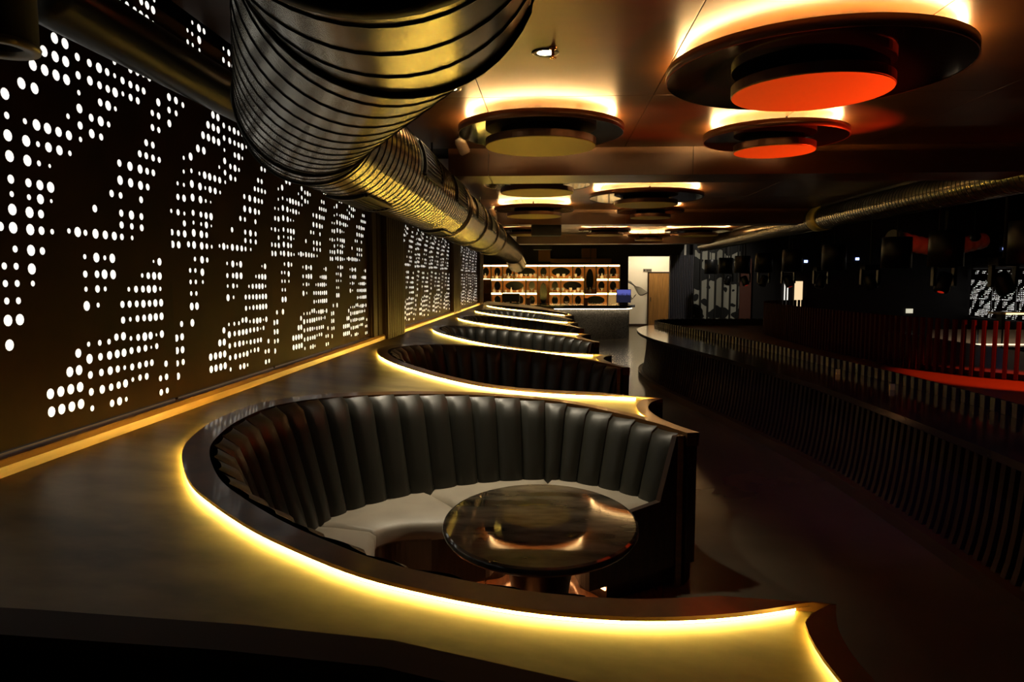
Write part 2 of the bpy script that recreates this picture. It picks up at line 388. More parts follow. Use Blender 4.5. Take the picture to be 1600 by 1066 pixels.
# ------------------------------------------------------------------ the long ledge and its booths
OUT = {
 1: [(.68, 1.80), (.543, 1.722), (.435, 1.67), (.288, 1.616), (.151, 1.585), (.028, 1.573), (-.062, 1.571), (-.151, 1.58), (-.245, 1.594), (-.419, 1.633), (-.531, 1.678), (-.66, 1.75), (-.81, 1.842), (-1.005, 2.003), (-1.175, 2.178), (-1.365, 2.49), (-1.445, 2.74), (-1.49, 3.04), (-1.47, 3.45), (-1.29, 3.82), (-0.93, 4.17), (-0.49, 4.42), (0.02, 4.50), (0.36, 4.36), (0.65, 4.12), (0.82, 3.89)],
 2: [(0.60, 4.95), (0.33, 4.86), (0.05, 4.76), (-0.22, 4.70), (-0.50, 4.74), (-0.80, 4.94), (-1.08, 5.22), (-1.28, 5.48), (-1.44, 5.78), (-1.53, 6.10), (-1.52, 6.38), (-1.45, 6.65), (-1.29, 6.97), (-1.07, 7.16), (-0.68, 7.29), (-0.27, 7.29), (0.12, 7.19), (0.44, 7.04), (0.63, 6.88), (0.75, 6.71)],
 3: [(0.47, 7.64), (0.29, 7.53), (0.07, 7.42), (-0.14, 7.38), (-0.35, 7.43), (-0.57, 7.53), (-0.81, 7.70), (-1.06, 7.97), (-1.36, 8.39), (-1.52, 8.87), (-1.53, 9.30), (-1.42, 9.57), (-1.16, 9.77), (-0.74, 9.85), (-0.31, 9.85), (0.09, 9.80), (0.38, 9.63), (0.64, 9.31)],
 4: [(0.40, 10.47), (0.10, 10.36), (-0.19, 10.30), (-0.49, 10.35), (-0.79, 10.47), (-1.11, 10.66), (-1.38, 10.97), (-1.51, 11.28), (-1.55, 11.64), (-1.49, 12.07), (-1.29, 12.40), (-0.94, 12.58), (-0.59, 12.58), (-0.23, 12.49), (0.12, 12.25), (0.43, 11.97), (0.55, 11.69)],
 5: [(0.30, 13.16), (0.10, 13.07), (-0.25, 13.03), (-0.62, 13.09), (-0.99, 13.22), (-1.31, 13.46), (-1.50, 13.80), (-1.53, 14.26), (-1.39, 14.78), (-1.06, 15.16), (-0.72, 15.26), (-0.28, 15.14), (0.14, 14.65), (0.47, 14.09)],
 6: [(0.28, 15.80), (0.08, 15.85), (-0.31, 15.95), (-0.90, 16.00), (-1.28, 16.20), (-1.53, 16.63), (-1.52, 17.12), (-1.27, 17.39), (-0.82, 17.48), (-0.33, 17.32), (0.12, 17.02), (0.41, 16.56)],
}
TIP = {0: (.74, 1.80), 1: (.79, 4.98), 2: (.66, 7.68), 3: (.59, 10.54), 4: (.50, 13.22), 5: (.48, 15.78)}
def front(N, T):                       # the concave end of the ledge between two booths
    N = Vector(N); T = Vector(T); d = T - N; k = min(1, d.length / 1.14)
    return spline([N + d * t + Vector((-.19 * k * math.sin(PI * t) ** .8, 0)) for t in (0, .2, .4, .6, .8, .92, 1)], .05, 0)
def LZ(p, d=0.): return .84 + .097 * (.70 - p.x) + d      # the ledge climbs towards the wall
def at(d): return lambda p: LZ(p, d)
RIM = .025
GEO = {}
for i, pts in OUT.items():
    P = spline(pts, .05 if i < 4 else .07, 1 if i < 3 else 2); N = normals(P); M = medial(P, N)
    M = [min(M[max(0, k - 6):k + 7]) for k in range(len(M))]
    M = [sum(M[max(0, k - 5):k + 6]) / len(M[max(0, k - 5):k + 6]) for k in range(len(M))]
    def inner(wd, P=P, N=N, M=M): return [p + n * min(wd, .82 * m) for p, n, m in zip(P, N, M)]
    B = inner(.092)
    t = Vector(TIP[i - 1]); n0 = 5
    for k in range(n0): B[k] = t.lerp(B[n0], k / n0)
    GEO[i] = dict(P=P, N=N, M=M, inner=inner, B=B)
GEO[0] = dict(B=[Vector(p) for p in ((WX, 1.12), (-1.04, 1.215), (-.62, 1.255), (-.32, 1.265), (.1, 1.19), (.5, .96), (.80, .62))])
FR = {0: spline([(.80, .62), (.71, 1.0), (.678, 1.41), (.675, 1.56), (.695, 1.68), TIP[0]], .05, 0)}
for i in range(1, 6): FR[i] = front(GEO[i]['P'][-1], TIP[i])
loop = list(GEO[0]['B'])
for i in range(0, 6): loop += FR[i][1:] + GEO[i + 1]['B'][1:]
loop += [Vector(q) for q in ((.52, 16.35), (.36, 17.3), (.05, 18.6), (-.5, 19.6), (-1.79, 19.7))]
cl = [loop[0]]
for p in loop[1:]:
    if (p - cl[-1]).length > .004: cl.append(p)
loop = cl
bm = bmesh.new()
tv = [bm.verts.new((p.x, p.y, LZ(p))) for p in loop]; bv = [bm.verts.new((p.x, p.y, 0)) for p in loop]
for tri in geometry.tessellate_polygon([[Vector((p.x, p.y, 0)) for p in loop]]):
    try: bm.faces.new([tv[i] for i in tri]).material_index = 0
    except ValueError: pass
for k in range(len(loop)):
    j = (k + 1) % len(loop); bm.faces.new((tv[k], tv[j], bv[j], bv[k])).material_index = 1
LEDGE = thing('banquette_ledge', 'long honed stone ledge along the perforated wall with scooped out booths', 'ledge', (-1.7, 2.5, 0))
obj('ledge_top', bm, [M_LEDGE, M_DARKWOOD], LEDGE)
def near_any(p, polys, d):
    return any((p - q).length < d for P in polys for q in P)
def ledstrip(P, nrm, keep, name, parent, m=M_LED, z0=.002, z1=.012, gap=.002, th=.004):
    bm = bmesh.new(); run = []
    def flush():
        if len(run) > 1:
            bandmesh([a for a, _ in run], [b for _, b in run], at(z0), at(z1), bm)
        run.clear()
    for p, n in zip(P, nrm):
        if keep(p): run.append((p - n * gap, p - n * (gap + th)))
        else: flush()
    flush()
    return obj(name, bm, m, parent, recalc=True)
for i in range(0, 6):                  # raised copper caps on the concave ends
    F = FR[i]; N = [Vector((-n.x, -n.y)) for n in normals(F)]
    sgn = 1 if N[len(N) // 2].x < 0 else -1
    I = [p + n * sgn * .075 * min(1, 8 * k / len(F) + .15, 8 * (len(F) - 1 - k) / len(F) + .15) for k, (p, n) in enumerate(zip(F, N))]
    bm = bandmesh(F, I, at(.014), at(RIM - .002)); I2 = [a.lerp(b, .65) for a, b in zip(F, I)]; bandmesh(F, I2, at(-.05), at(.014), bm)
    obj('rim_cap', bm, M_RIM, LEDGE)
    nn = [-(n * sgn) for n in N]
    Bn = GEO[i + 1]['P']; Bp = GEO[i]['P'] if i else GEO[0]['B']
    polyB = [GEO[i + 1]['B'], Bn] + ([GEO[i]['B'], GEO[i]['P']] if i else [])
    ledstrip(I2, nn, lambda p: not near_any(p, polyB, .045), 'led_strip', LEDGE)
M_DARKRIM = mat('dull_rim_wood', (.05, .032, .02), .6, 0, spec=.2)
bm = bandmesh(GEO[0]['B'], [p + Vector((.0, .10)) for p in GEO[0]['B'][:-1]] + [Vector((.76, .72))], at(-.06), at(RIM))
obj('rim_cap', bm, M_DARKRIM, LEDGE)

WHERE = {1: 'around the oval marble table', 2: 'just behind the marble table booth', 3: 'third in the row',
         4: 'fourth in the row', 5: 'fifth in the row', 6: 'last before the counter'}
def channel_mesh(P, s0, s1, off, bm, z0=.455):
    """one stuffed channel of the backrest between arc positions s0 and s1 (indices into P, fractional)"""
    nu, nv = 6, 9; V = []; z1 = LZ(P[int((s0 + s1) / 2)], RIM - .01); h = z1 - z0
    for a in range(nu + 1):
        u = a / nu; s = s0 + (s1 - s0) * (.012 + .976 * u); k = min(len(P) - 2, int(s)); f = s - k
        col_ = []
        bul = .034 * (max(0, 1 - (2 * u - 1) ** 2)) ** .5
        for b in range(nv + 1):
            v = b / nv
            lean = .05 + (.31 * h - .01) * (1 - v)
            if b >= nv - 2: r = (b - (nv - 2)) / 2; d = lean + bul * (1 - .5 * r) - .045 * r * r; z = z0 + (z1 - z0) * ((nv - 2) / nv + (2 / nv) * math.sin(r * PI / 2))
            else: d = lean + bul * min(1, .55 + v * 3); z = z0 + (z1 - z0) * v
            q = off(k, d).lerp(off(k + 1, d), f)
            col_.append(bm.verts.new((q.x, q.y, z)))
        V.append(col_)
    for a in range(nu):
        for b in range(nv): bm.faces.new((V[a][b], V[a + 1][b], V[a + 1][b + 1], V[a][b + 1]))
    return bm
def booth(i):
    g = GEO[i]; P, N, M, B, inner = g['P'], g['N'], g['M'], g['B'], g['inner']
    c = sum((Vector((p.x, p.y, 0)) for p in P), Vector()) / len(P)
    t = thing('curved_booth', 'curved black tufted booth set into the ledge, ' + WHERE[i], 'booth', (c.x, c.y, 0), 'curved booths set into the ledge')
    bm = bandmesh(B, P, at(.014), at(RIM)); bandmesh(B, inner(.017), at(-.05), at(.014), bm)
    obj('rim', bm, M_RIM, t)            # the cap overhangs a little, the strip glows under the overhang
    ends = [FR[i - 1]] + ([FR[i]] if i in FR else [])
    ledstrip(inner(.016), N, lambda p: not near_any(p, ends, .085), 'led_strip', t)
    wid = [min(.82 * m, 9) for m in M]
    def off(k, d): return P[k] + N[k] * min(.10 + d, wid[k] * .96)
    n = len(P); ds = (P[1] - P[0]).length
    k0 = 9 if ds < .06 else 7; k1 = n - 2
    cnt = max(6, round((k1 - k0) * ds / .175))
    for a in range(cnt):
        s0 = k0 + (k1 - k0) * a / cnt; s1 = k0 + (k1 - k0) * (a + 1) / cnt
        bm = channel_mesh(P, s0, s1, off, bmesh.new())
        obj('back_channel', bm, M_LEATHER, t, smooth=True)
    # seat: upholstered segments following the back
    seg = 6 if i < 4 else 4
    for a in range(seg):
        ka = round(k0 + (k1 - k0) * a / seg); kb = round(k0 + (k1 - k0) * (a + 1) / seg)
        bm = bmesh.new(); rows = []
        for k in range(ka, kb + 1):
            e = min(1., (k - ka + .25) / 1.2, (kb - k + .25) / 1.2)
            lo, hi = off(k, .12), off(k, .73)
            mid = [lo.lerp(hi, q) for q in (0, .5, .93, 1, 1)]
            zz = (.478 - .03 * (1 - e), .482 - .03 * (1 - e), .474 - .03 * (1 - e), .45, .385)
            rows.append([bm.verts.new((q.x, q.y, z)) for q, z in zip(mid, zz)])
        for r0, r1 in zip(rows, rows[1:]):
            for q in range(4): bm.faces.new((r0[q], r1[q], r1[q + 1], r0[q + 1]))
        for r in (rows[0], rows[-1]): 
            try: bm.faces.new(r)
            except ValueError: pass
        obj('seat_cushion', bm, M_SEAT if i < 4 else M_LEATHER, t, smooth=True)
    ks = list(range(k0, k1 + 1))
    obj('seat_base', bandmesh([off(k, .02) for k in ks], [off(k, .69) for k in ks], .11, .392), M_DARKWOOD, t)
    obj('plinth', bandmesh([off(k, .02) for k in ks], [off(k, .50) for k in ks], .0, .111), M_DARKWOOD, t)
    obj('base_led', bandmesh([off(k, .505) for k in ks], [off(k, .513) for k in ks], .07, .085), M_BLED, t)
    # end panel that closes the seat at the aisle
    kk = k1
    a, b = off(kk, -.10), off(kk, .74); tdir = (P[kk] - P[kk - 2]).normalized() * .035
    zt = LZ(P[kk], RIM - .012); prof = [(0, .11), (1, .11), (1, .40), (.85, .46), (.36, .50), (.21, zt), (0, zt)]
    bm = bmesh.new(); q0 = [bm.verts.new((*(a.lerp(b, f)), z)) for f, z in prof]; q1 = [bm.verts.new((*(a.lerp(b, f) + tdir), z)) for f, z in prof]
    bm.faces.new(q0); bm.faces.new(q1[::-1])
    for k in range(7): bm.faces.new((q0[k], q0[(k + 1) % 7], q1[(k + 1) % 7], q1[k]))
    obj('end_panel', bm, M_DARKWOOD, t)
    a2 = off(kk, .03) + tdir * 1.1
    if i < 3: obj('edge_post', bx(a2.x - .016, a2.x + .016, a2.y - .016, a2.y + .016, 0, LZ(P[kk], RIM - .006), .003), M_RIM, t)
    # copper brown floor of the niche
    fl = [off(k, .10) for k in ks]
    bm = bmesh.new(); vv = [bm.verts.new((p.x, p.y, .006)) for p in fl]
    for tri in geometry.tessellate_polygon([[Vector((p.x, p.y, 0)) for p in fl]]):
        try: bm.faces.new([vv[k] for k in tri])
        except ValueError: pass
    bmesh.ops.recalc_face_normals(bm, faces=bm.faces)
    for f in bm.faces:
        if f.normal.z < 0: f.normal_flip()
    obj('niche_floor', bm, M_BOOTHFLOOR, t, recalc=False)
M_BLED = mat('under_seat_led', (1, .7, .4), .5, 0, (1.0, .48, .18), 9.0)
for i in range(1, 7): booth(i)

# marble table
t = thing('oval_table', 'oval dark marble table on a tapered pedestal inside the first booth', 'table', (-.04, 2.72, 0))
def ell(prof, rx, ry, m, name, n=72):
    bm = lathe(prof, n, rx, ry); return obj(name, bm, m, t, (-.04, 2.72, 0), smooth=False)
o = ell([(0, .715), (.93, .715), (.985, .722), (1, .735), (.99, .748), (.965, .752), (0, .752)], .385, .49, M_MARBLE, 'tabletop')
for p in o.data.polygons: p.use_smooth = p.normal.z < .9 and p.normal.z > -.9
o = ell([(0, .70), (1, .70), (1, .716), (0, .716)], .17, .17, M_BLACKMET, 'mount_plate')
o = ell([(.155, .70), (.12, .5), (.10, .36), (.115, .2), (.165, .04), (.17, .0)], 1, 1, M_PED, 'pedestal')
for p in o.data.polygons: p.use_smooth = True

# ------------------------------------------------------------------ ducts
KD = .71                              # scale of the duct about the eye line
def S(x, y, z): return (x * KD, y * KD, 1.7 + (z - 1.7) * KD)
R = .40 * KD
def frame_of(d):
    d = Vector(d).normalized(); s = d.cross(Vector((0, 0, 1))).normalized(); u = s.cross(d); return d, s, u
def section(p0, p1, n0, n1, r, n=48):
    p0, p1 = Vector(p0), Vector(p1); d, s, u = frame_of(p1 - p0); bm = bmesh.new(); rg = []
    for p, nn in ((p0, n0), (p1, n1)):
        ring = []
        for k in range(n):
            q = p + (s * math.cos(2 * PI * k / n) + u * math.sin(2 * PI * k / n)) * r
            ring.append(bm.verts.new(q + d * ((p - q).dot(nn) / d.dot(nn))))
        rg.append(ring)
    for k in range(n): bm.faces.new((rg[0][k], rg[0][(k + 1) % n], rg[1][(k + 1) % n], rg[1][k]))
    return bm, rg
def duct(name, label, pts, r, pitch, m=M_DUCT, ms=M_SEAM, flange=True, seam_w=.007):
    t = thing(name, label, 'duct', pts[0]); P = [Vector(p) for p in pts]
    D = [(b - a).normalized() for a, b in zip(P, P[1:])]
    NN = [D[0]] + [(a + b).normalized() for a, b in zip(D, D[1:])] + [D[-1]]
    ring = bmesh.new()
    lathe([(r - .004, -seam_w), (r + .003, -seam_w * .7), (r + .003, seam_w * .7), (r - .004, seam_w)], 48, bm=ring)
    mring = mesh(ring, 'duct_seam', ms, True)  # dark rings carry the shadow gaps of the spiral seams in colour
    for k, d in enumerate(D):
        bm, rg = section(P[k], P[k + 1], NN[k], NN[k + 1], r)
        obj('duct_section', bm, m, t, smooth=True)
        L = (P[k + 1] - P[k]).length
        def cut(nn): c = abs(d.dot(nn)); return r * math.sqrt(max(0, 1 - c * c)) / c
        a, b = cut(NN[k]) if k else .02, cut(NN[k + 1]) if k < len(D) - 1 else .02
        rot = d.to_track_quat('Z', 'Y').to_euler()
        pt_ = pitch[k] if isinstance(pitch, list) else pitch; s = a * .9 + pt_ * .6
        while s < L - b * .9: 
            inst('duct_seam', mring, t, P[k] + d * s, rot); s += pt_
        if k and flange:               # dark bead along the mitred joint
            _, rg = section(P[k], P[k + 1], NN[k], NN[k + 1], r + .004); rr = [v.co.copy() for v in rg[0]]; _.free()
            obj('joint_bead', tube(rr + [rr[0]], .007, 6, caps=False), ms, t, smooth=True)
    return t, P, D
DX, DZ = -1.52 * KD, 1.7 + KD
t, P, D = duct('air_duct', 'big galvanised spiral air duct that bends and runs back along the perforated wall', [S(-.345, 1.30, 2.60), S(-.43, 1.93, 2.60), S(-1.33, 3.92, 2.68), S(-1.52, 4.42, 2.70), (DX, 19.6, DZ), (DX + .03, 21.3, 2.18)], R, [.125, .135, .12, .10, .12], seam_w=.0026)
d = D[0]; q = d.to_track_quat('Z', 'Y').to_euler()
obj('open_end_shade', lathe([(0, 0), (R - .006, 0), (R - .006, -.05), (R + .012, -.05), (R + .012, -.02), (R, -.01)], 48), M_BLACK, t, P[0] + d * .055, q, smooth=True)  # black disc stands for the shade inside the open duct end
for y0, y1, ac in ((4.45, 5.1, 10), (5.96, 6.6, 10), (7.6, 8.24, 10), (9.4, 10.0, 10), (3.70, 4.3, -90), (6.3, 6.9, -90)):
    for rr_, nm in ((R + .012, 0),):
        bm = bmesh.new(); a0, a1 = math.radians(ac - 20), math.radians(ac + 20); na = 10
        def pt(a, y, r): return (DX + r * math.cos(a), y, DZ + r * math.sin(a))
        def patch(bm, aa, ab, ya, yb, r0, r1, n):
            V = []
            for k in range(n + 1):
                a = aa + (ab - aa) * k / n
                V.append([bm.verts.new(pt(a, ya, r0)), bm.verts.new(pt(a, yb, r0)), bm.verts.new(pt(a, yb, r1)), bm.verts.new(pt(a, ya, r1))])
            for p_, q_ in zip(V, V[1:]):
                for k in range(4): bm.faces.new((p_[k], p_[(k + 1) % 4], q_[(k + 1) % 4], q_[k]))
            bm.faces.new(V[0]); bm.faces.new(V[-1][::-1])
        patch(bm, a0, a1, y0, y1, R + .001, R + .006, na)
        g = obj('vent_grille', bm, M_BLACK, t)
        e = math.radians(2.4)
        fr = bmesh.new(); patch(fr, a0, a1, y0 - .03, y0 + .012, R + .002, R + .016, na); patch(fr, a0, a1, y1 - .012, y1 + .03, R + .002, R + .016, na)
        patch(fr, a0 - e, a0 + e * .4, y0, y1, R + .002, R + .016, 1); patch(fr, a1 - e * .4, a1 + e, y0, y1, R + .002, R + .016, 1)
        obj('grille_frame', fr, M_SEAM, g)
        for k in range(8):
            a = a0 + (a1 - a0) * (k + .5) / 8; s = bmesh.new(); patch(s, a - .007, a + .007, y0 + .008, y1 - .008, R + .005, R + .012, 1)
            obj('slat', s, M_BLACKMET, g)
for y in (7.0, 8.7, 10.5, 12.2):
    obj('duct_collar', lathe([(R + .002, -.05), (R + .018, -.05), (R + .018, .05), (R + .002, .05)], 48), M_DUCT, t, (DX, y, DZ), (PI / 2, 0, 0), smooth=True)
for y in (4.2, 6.4, 8.5, 10.6, 12.8, 15.0):
    obj('hanger', bx(DX - .008, DX + .008, y - .008, y + .008, DZ + R - .005, CEIL + .01), M_BLACKMET, t)
PX, PY, PZ = -1.555, 2.10, 2.58
t = thing('ceiling_pipe', 'dark smooth pipe hung along the top of the perforated wall above the duct bend', 'pipe', (PX, PY, PZ))
bm = lathe([(0, 0), (.07, 0), (.095, .02), (.10, .05), (.10, 14.5), (0, 14.5)], 32)
obj('pipe_body', bm, mat('dark_pipe', (.035, .032, .022), .35, .6), t, (PX, PY, PZ), (-PI / 2, 0, 0), smooth=True)
for y in (2.4, 4.0, 5.8, 8.5, 11.5): obj('hanger', bx(PX - .007, PX + .007, y - .007, y + .007, PZ + .09, CEIL + .025), M_BLACKMET, t)
LX, LY, LZ0 = -1.146, 1.447, 2.173
t = thing('can_light', 'black can light with a dull metal ring hanging at the top corner by the pipe', 'lamp', (LX, LY, LZ0))
obj('can_body', lathe([(.060, .01), (.070, .0), (.070, .82), (0, .82)], 32), M_BLACK, t, (LX, LY, LZ0 + .007), smooth=True)
obj('trim_ring', lathe([(.044, .02), (.044, .002), (.071, 0), (.074, .009), (.070, .016)], 32), mat('dull_ring', (.30, .27, .2), .4, .5), t, (LX, LY, LZ0), smooth=True)
obj('reflector', lathe([(.044, .0), (.02, .05), (0, .05)], 32), M_BLACK, t, (LX, LY, LZ0 + .01), smooth=True)

# ------------------------------------------------------------------ two-tier disc lamps
GROUP_D = 'two-tier disc lamps under the copper ceiling'
def disc_lamp(x, y, r1, r2, label, m=M_BRASS):
    t = thing('disc_lamp', label, 'ceiling lamp', (x, y, 2.71), GROUP_D); at_ = (x, y, 0)
    zb = 2.808
    obj('upper_disc', lathe([(0, zb), (r1 - .003, zb), (r1 - .003, zb + .045), (0, zb + .045)], 72), M_BLACKGLOSS, t, at_)
    o = obj('edge_band', lathe([(r1 - .003, zb - .003), (r1 + .004, zb - .003), (r1 + .004, zb + .053), (r1 - .003, zb + .053)], 72), M_COPPEREDGE, t, at_, smooth=True)
    for p in o.data.polygons: p.use_smooth = abs(p.normal.z) < .5
    obj('led_ring', lathe([(r1 - .085, zb + .046), (r1 - .06, zb + .046), (r1 - .06, zb + .052), (r1 - .085, zb + .052)], 72), M_CLED, t, at_)
    obj('stem', lathe([(.0, 2.765), (r2 * .72, 2.765), (r2 * .72, zb), (0, zb)], 48), M_BLACK, t, at_)
    for k in range(3):
        a = 2.1 * k + .5; hx, hy = x + r1 * .55 * math.cos(a), y + r1 * .55 * math.sin(a)
        obj('hanger', tube([(hx, hy, zb + .04), (hx, hy, CEIL + .004)], .008, 8), M_BLACKMET, t)
    obj('lower_disc', lathe([(0, 2.716), (r2, 2.716), (r2 + .003, 2.719), (r2 + .003, 2.768), (r2, 2.77), (0, 2.77)], 64), M_COPPEREDGE, t, at_)
    obj('lower_face', lathe([(0, 2.711), (r2 - .002, 2.711), (r2 - .002, 2.717), (0, 2.717)], 64), m, t, at_)
    return t
disc_lamp(1.41, 4.05, .773, .415, 'largest disc lamp, black upper ring and red-lit lower disc')
disc_lamp(-.09, 5.54, .63, .422, 'disc lamp with yellow lower face beside the small white camera, before the first beam')
disc_lamp(1.77, 5.85, .547, .31, 'smaller red-lit disc lamp just behind the largest one')
disc_lamp(-.18, 8.48, .63, .43, 'disc lamp with yellow face showing just below the first beam')
disc_lamp(1.29, 9.92, .773, .43, 'wide disc lamp with grey lower face behind the first beam')
disc_lamp(-.29, 11.63, .643, .445, 'disc lamp with yellow face in front of the second beam, duct side')
disc_lamp(1.64, 12.0, .547, .33, 'small disc lamp in front of the second beam, on the door side')
disc_lamp(-.62, 16.5, .643, .43, 'disc lamp behind the second beam, next to the duct')
disc_lamp(1.23, 16.7, .60, .43, 'disc lamp behind the second beam, in the middle of its bay')
disc_lamp(3.45, 17.0, .773, .45, 'disc lamp behind the second beam, above the bar rail')
disc_lamp(2.55, 18.9, .55, .36, 'small disc lamp just before the third beam')
# recessed downlights over booths; the last is added to brighten the ledge
for k, (x, y) in enumerate(((-.04, 3.93), (-.05, 9.35), (-.1, 14.55), (-.66, 4.62))):
    lab = ['round recessed downlight with bright lens beside a small sprinkler', 'recessed downlight behind the first beam, over the third booth', 'recessed downlight behind the second beam, over the fifth booth', 'added recessed downlight hidden behind the duct bend to brighten the ledge'][k]
    t = thing('downlight', lab, 'downlight', (x, y, CEIL), 'recessed ceiling downlights')
    obj('trim_ring', lathe([(.045, -.004), (.062, -.008), (.075, -.004), (.075, .004), (.045, .004)], 32), M_BLACKMET, t, (x, y, CEIL), smooth=True)
    obj('lens', lathe([(0, -.003), (.045, -.003), (.045, .003), (0, .003)], 32), M_SPOTLENS, t, (x, y, CEIL))
    spot('beam', (x, y, CEIL - .03), (x - .05, y + .02, .5), SPOT_W * (1, 1.6, 1.8, 1.9)[k], (1, .86, .62), math.radians(72 if k < 3 else 84), .9, .05, t)
t = thing('sprinkler', 'small sprinkler head on the ceiling beside the bright downlight', 'sprinkler', (.0, 3.85, CEIL))
obj('nozzle', lathe([(.022, .004), (.02, -.01), (.008, -.012), (.008, -.045), (.0, -.046)], 16), M_COPPER, t, (.0, 3.85, CEIL), smooth=True)
obj('deflector', lathe([(0, -.058), (.02, -.056), (.02, -.052), (0, -.05)], 16), M_COPPER, t, (.0, 3.85, CEIL))
for x, y, z, lab in ((-.77, 6.15, 2.83, 'white security camera hanging by the first beam beside the yellow disc lamp'), (-1.0, 12.0, 2.81, 'white security camera between duct and second beam'), (-1.1, 17.6, 2.78, 'white security camera in front of the bottle shelves')):
    t = thing('security_camera', lab, 'camera', (x, y, z), 'white security cameras')
    obj('mount', lathe([(.035, CEIL - z + .004), (.035, CEIL - z - .015), (.014, CEIL - z - .02), (.014, .02), (0, .02)], 20), M_CAMWHITE, t, (x, y, z), smooth=True)
    h = obj('housing', lathe([(0, .085), (.035, .08), (.046, .055), (.048, -.042), (.039, -.06), (.034, -.06), (.034, -.05), (0, -.05)], 28), M_CAMWHITE, t, (x, y, z), (math.radians(18), math.radians(-25), 0), smooth=True)
    g = bpy.data.objects.new('lens', mesh(lathe([(0, -.052), (.033, -.052), (.033, -.046), (0, -.046)], 24), 'lens', M_BLACKGLOSS)); col.objects.link(g); g.parent = h

# ------------------------------------------------------------------ host counter and bottle shelves
t = thing('host_counter', 'black glittering mosaic counter with overhanging dark top and rounded end', 'counter', (.9, 20.4, 0))
def rounded(x0, x1, y0, y1, r, n=14):
    pts = [(x0, y0)]
    pts += [(x1 - r + r * math.sin(PI / 2 * k / n), y0 + r - r * math.cos(PI / 2 * k / n)) for k in range(n + 1)]
    pts += [(x1 - r + r * math.cos(PI / 2 * k / n), y1 - r + r * math.sin(PI / 2 * k / n)) for k in range(n + 1)]
    return pts + [(x0, y1)]
def prism(pts, z0, z1):
    bm = bmesh.new(); a = [bm.verts.new((x, y, z0)) for x, y in pts]; b = [bm.verts.new((x, y, z1)) for x, y in pts]
    bm.faces.new(a[::-1]); bm.faces.new(b); n = len(pts)
    for k in range(n): bm.faces.new((a[k], a[(k + 1) % n], b[(k + 1) % n], b[k]))
    return bm
o = obj('counter_body', prism(rounded(.08, 2.25, 19.95, 21.4, .62), 0, .86), M_MOSAIC, t)
obj('counter_top', prism(rounded(-1.55, 2.40, 19.80, 21.5, .68), .895, .965), M_BLACKGLOSS, t)
pts = rounded(.08, 2.25, 19.95, 21.4, .62)
PP = even([Vector(p) for p in pts[:17]], .08); nn = normals(PP)
obj('sub_top', prism(rounded(.0, 2.30, 19.90, 21.45, .65), .86, .895), M_BLACK, t)
obj('led_strip', bandmesh([p + n * .055 for p, n in zip(PP, nn)], [p + n * .067 for p, n in zip(PP, nn)], .85, .859), mat('counter_led', (1, .9, .7), .5, 0, (1, .80, .52), 24), t)
t = thing('monitor', 'flat monitor with a blue picture standing at the end of the mosaic counter', 'monitor', (2.05, 20.6, .965))
obj('screen_frame', bx(1.88, 2.30, 20.62, 20.65, 1.01, 1.40, .006), M_BLACK, t)
obj('screen', bx(1.892, 2.288, 20.608, 20.622, 1.022, 1.388), M_SCREEN, t)
obj('stand', bx(2.05, 2.13, 20.65, 20.67, .97, 1.2, .004), M_BLACK, t)
obj('stand_base', bx(1.96, 2.22, 20.56, 20.74, .965, .98, .004), M_BLACK, t)

SX0, CW, SY = -2.47, .3975, 23.95
ROWZ = [(1.675, 2.15), (1.20, 1.675), (.74, 1.20)]
SH = thing('bottle_shelf', 'lit orange wall shelving of niches with smoked oval mirrors behind the counter', 'shelf', (0, 24.2, 0))
obj('back_panel', bx(SX0, SX0 + 12 * CW, 24.38, 24.41, .3, 2.19), M_NICHE, SH)
cells = []   # (row, first column, columns, rows)
cells += [(0, 0, 1, 1), (0, 1, 1, 1), (0, 2, 1, 1), (0, 3, 2, 1), (0, 5, 1, 1), (0, 6, 2, 1), (0, 8, 1, 1), (0, 9, 1, 2), (0, 10, 1, 1), (0, 11, 1, 1)]
cells += [(1, 0, 1, 1), (1, 1, 1, 1), (1, 2, 2, 1), (1, 4, 1, 1), (1, 5, 1, 2), (1, 6, 1, 1), (1, 7, 2, 1), (1, 10, 1, 1), (1, 11, 1, 1)]
cells += [(2, 0, 1, 1), (2, 1, 1, 1), (2, 2, 1, 1), (2, 3, 1, 1), (2, 4, 1, 1), (2, 6, 1, 1), (2, 7, 1, 1), (2, 8, 1, 1), (2, 9, 2, 1), (2, 11, 1, 1)]
for r, c, nc, nr in cells:
    x0, x1 = SX0 + c * CW, SX0 + (c + nc) * CW; z1 = ROWZ[r][1]; z0 = ROWZ[r + nr - 1][0]
    obj('shelf_board', bx(x0 + .006, x1 - .006, SY, 24.38, z0 - .012, z0 + .012), M_TRIM, SH)
    obj('divider', bx(x1 - .009, x1 + .009, SY - .01, 24.38, z0 - .012, z1), M_DARKWOOD, SH)
    if not (c == 0 and r): obj('shelf_led', bx(x0 + .02, x1 - .02, SY + .06, SY + .08, z1 - .026, z1 - .014), M_SHELFLED, SH)
    if nr == 1 and not (c == 0 and r): obj('base_led', bx(x0 + .02, x1 - .02, SY + .012, SY + .03, z0 + .012, z0 + .024), M_SHELFLED, SH)
    if r == 1 and c == 0 or (r == 2 and c == 0): continue
    if r == 2 and c == 11: 
        obj('cream_panel', bx(x0 + .02, x1 - .02, 24.36, 24.38, z0 + .02, z1 - .03), M_WHITE, SH); continue
    cx, cz = (x0 + x1) / 2, (z0 + z1) / 2 + (.03 if r < 2 and nr == 1 else 0)
    rx = (.105 if nc == 1 else .31) if nr == 1 else .125; rz = (.15 if nc == 1 else .145) if nr == 1 else .37
    bm = lathe([(0, 0), (1, 0), (1, .015), (0, .015)], 36, rx, rz)
    obj('oval_mirror', bm, M_DKOVAL, SH, (cx, 24.378, cz), (PI / 2, 0, 0))
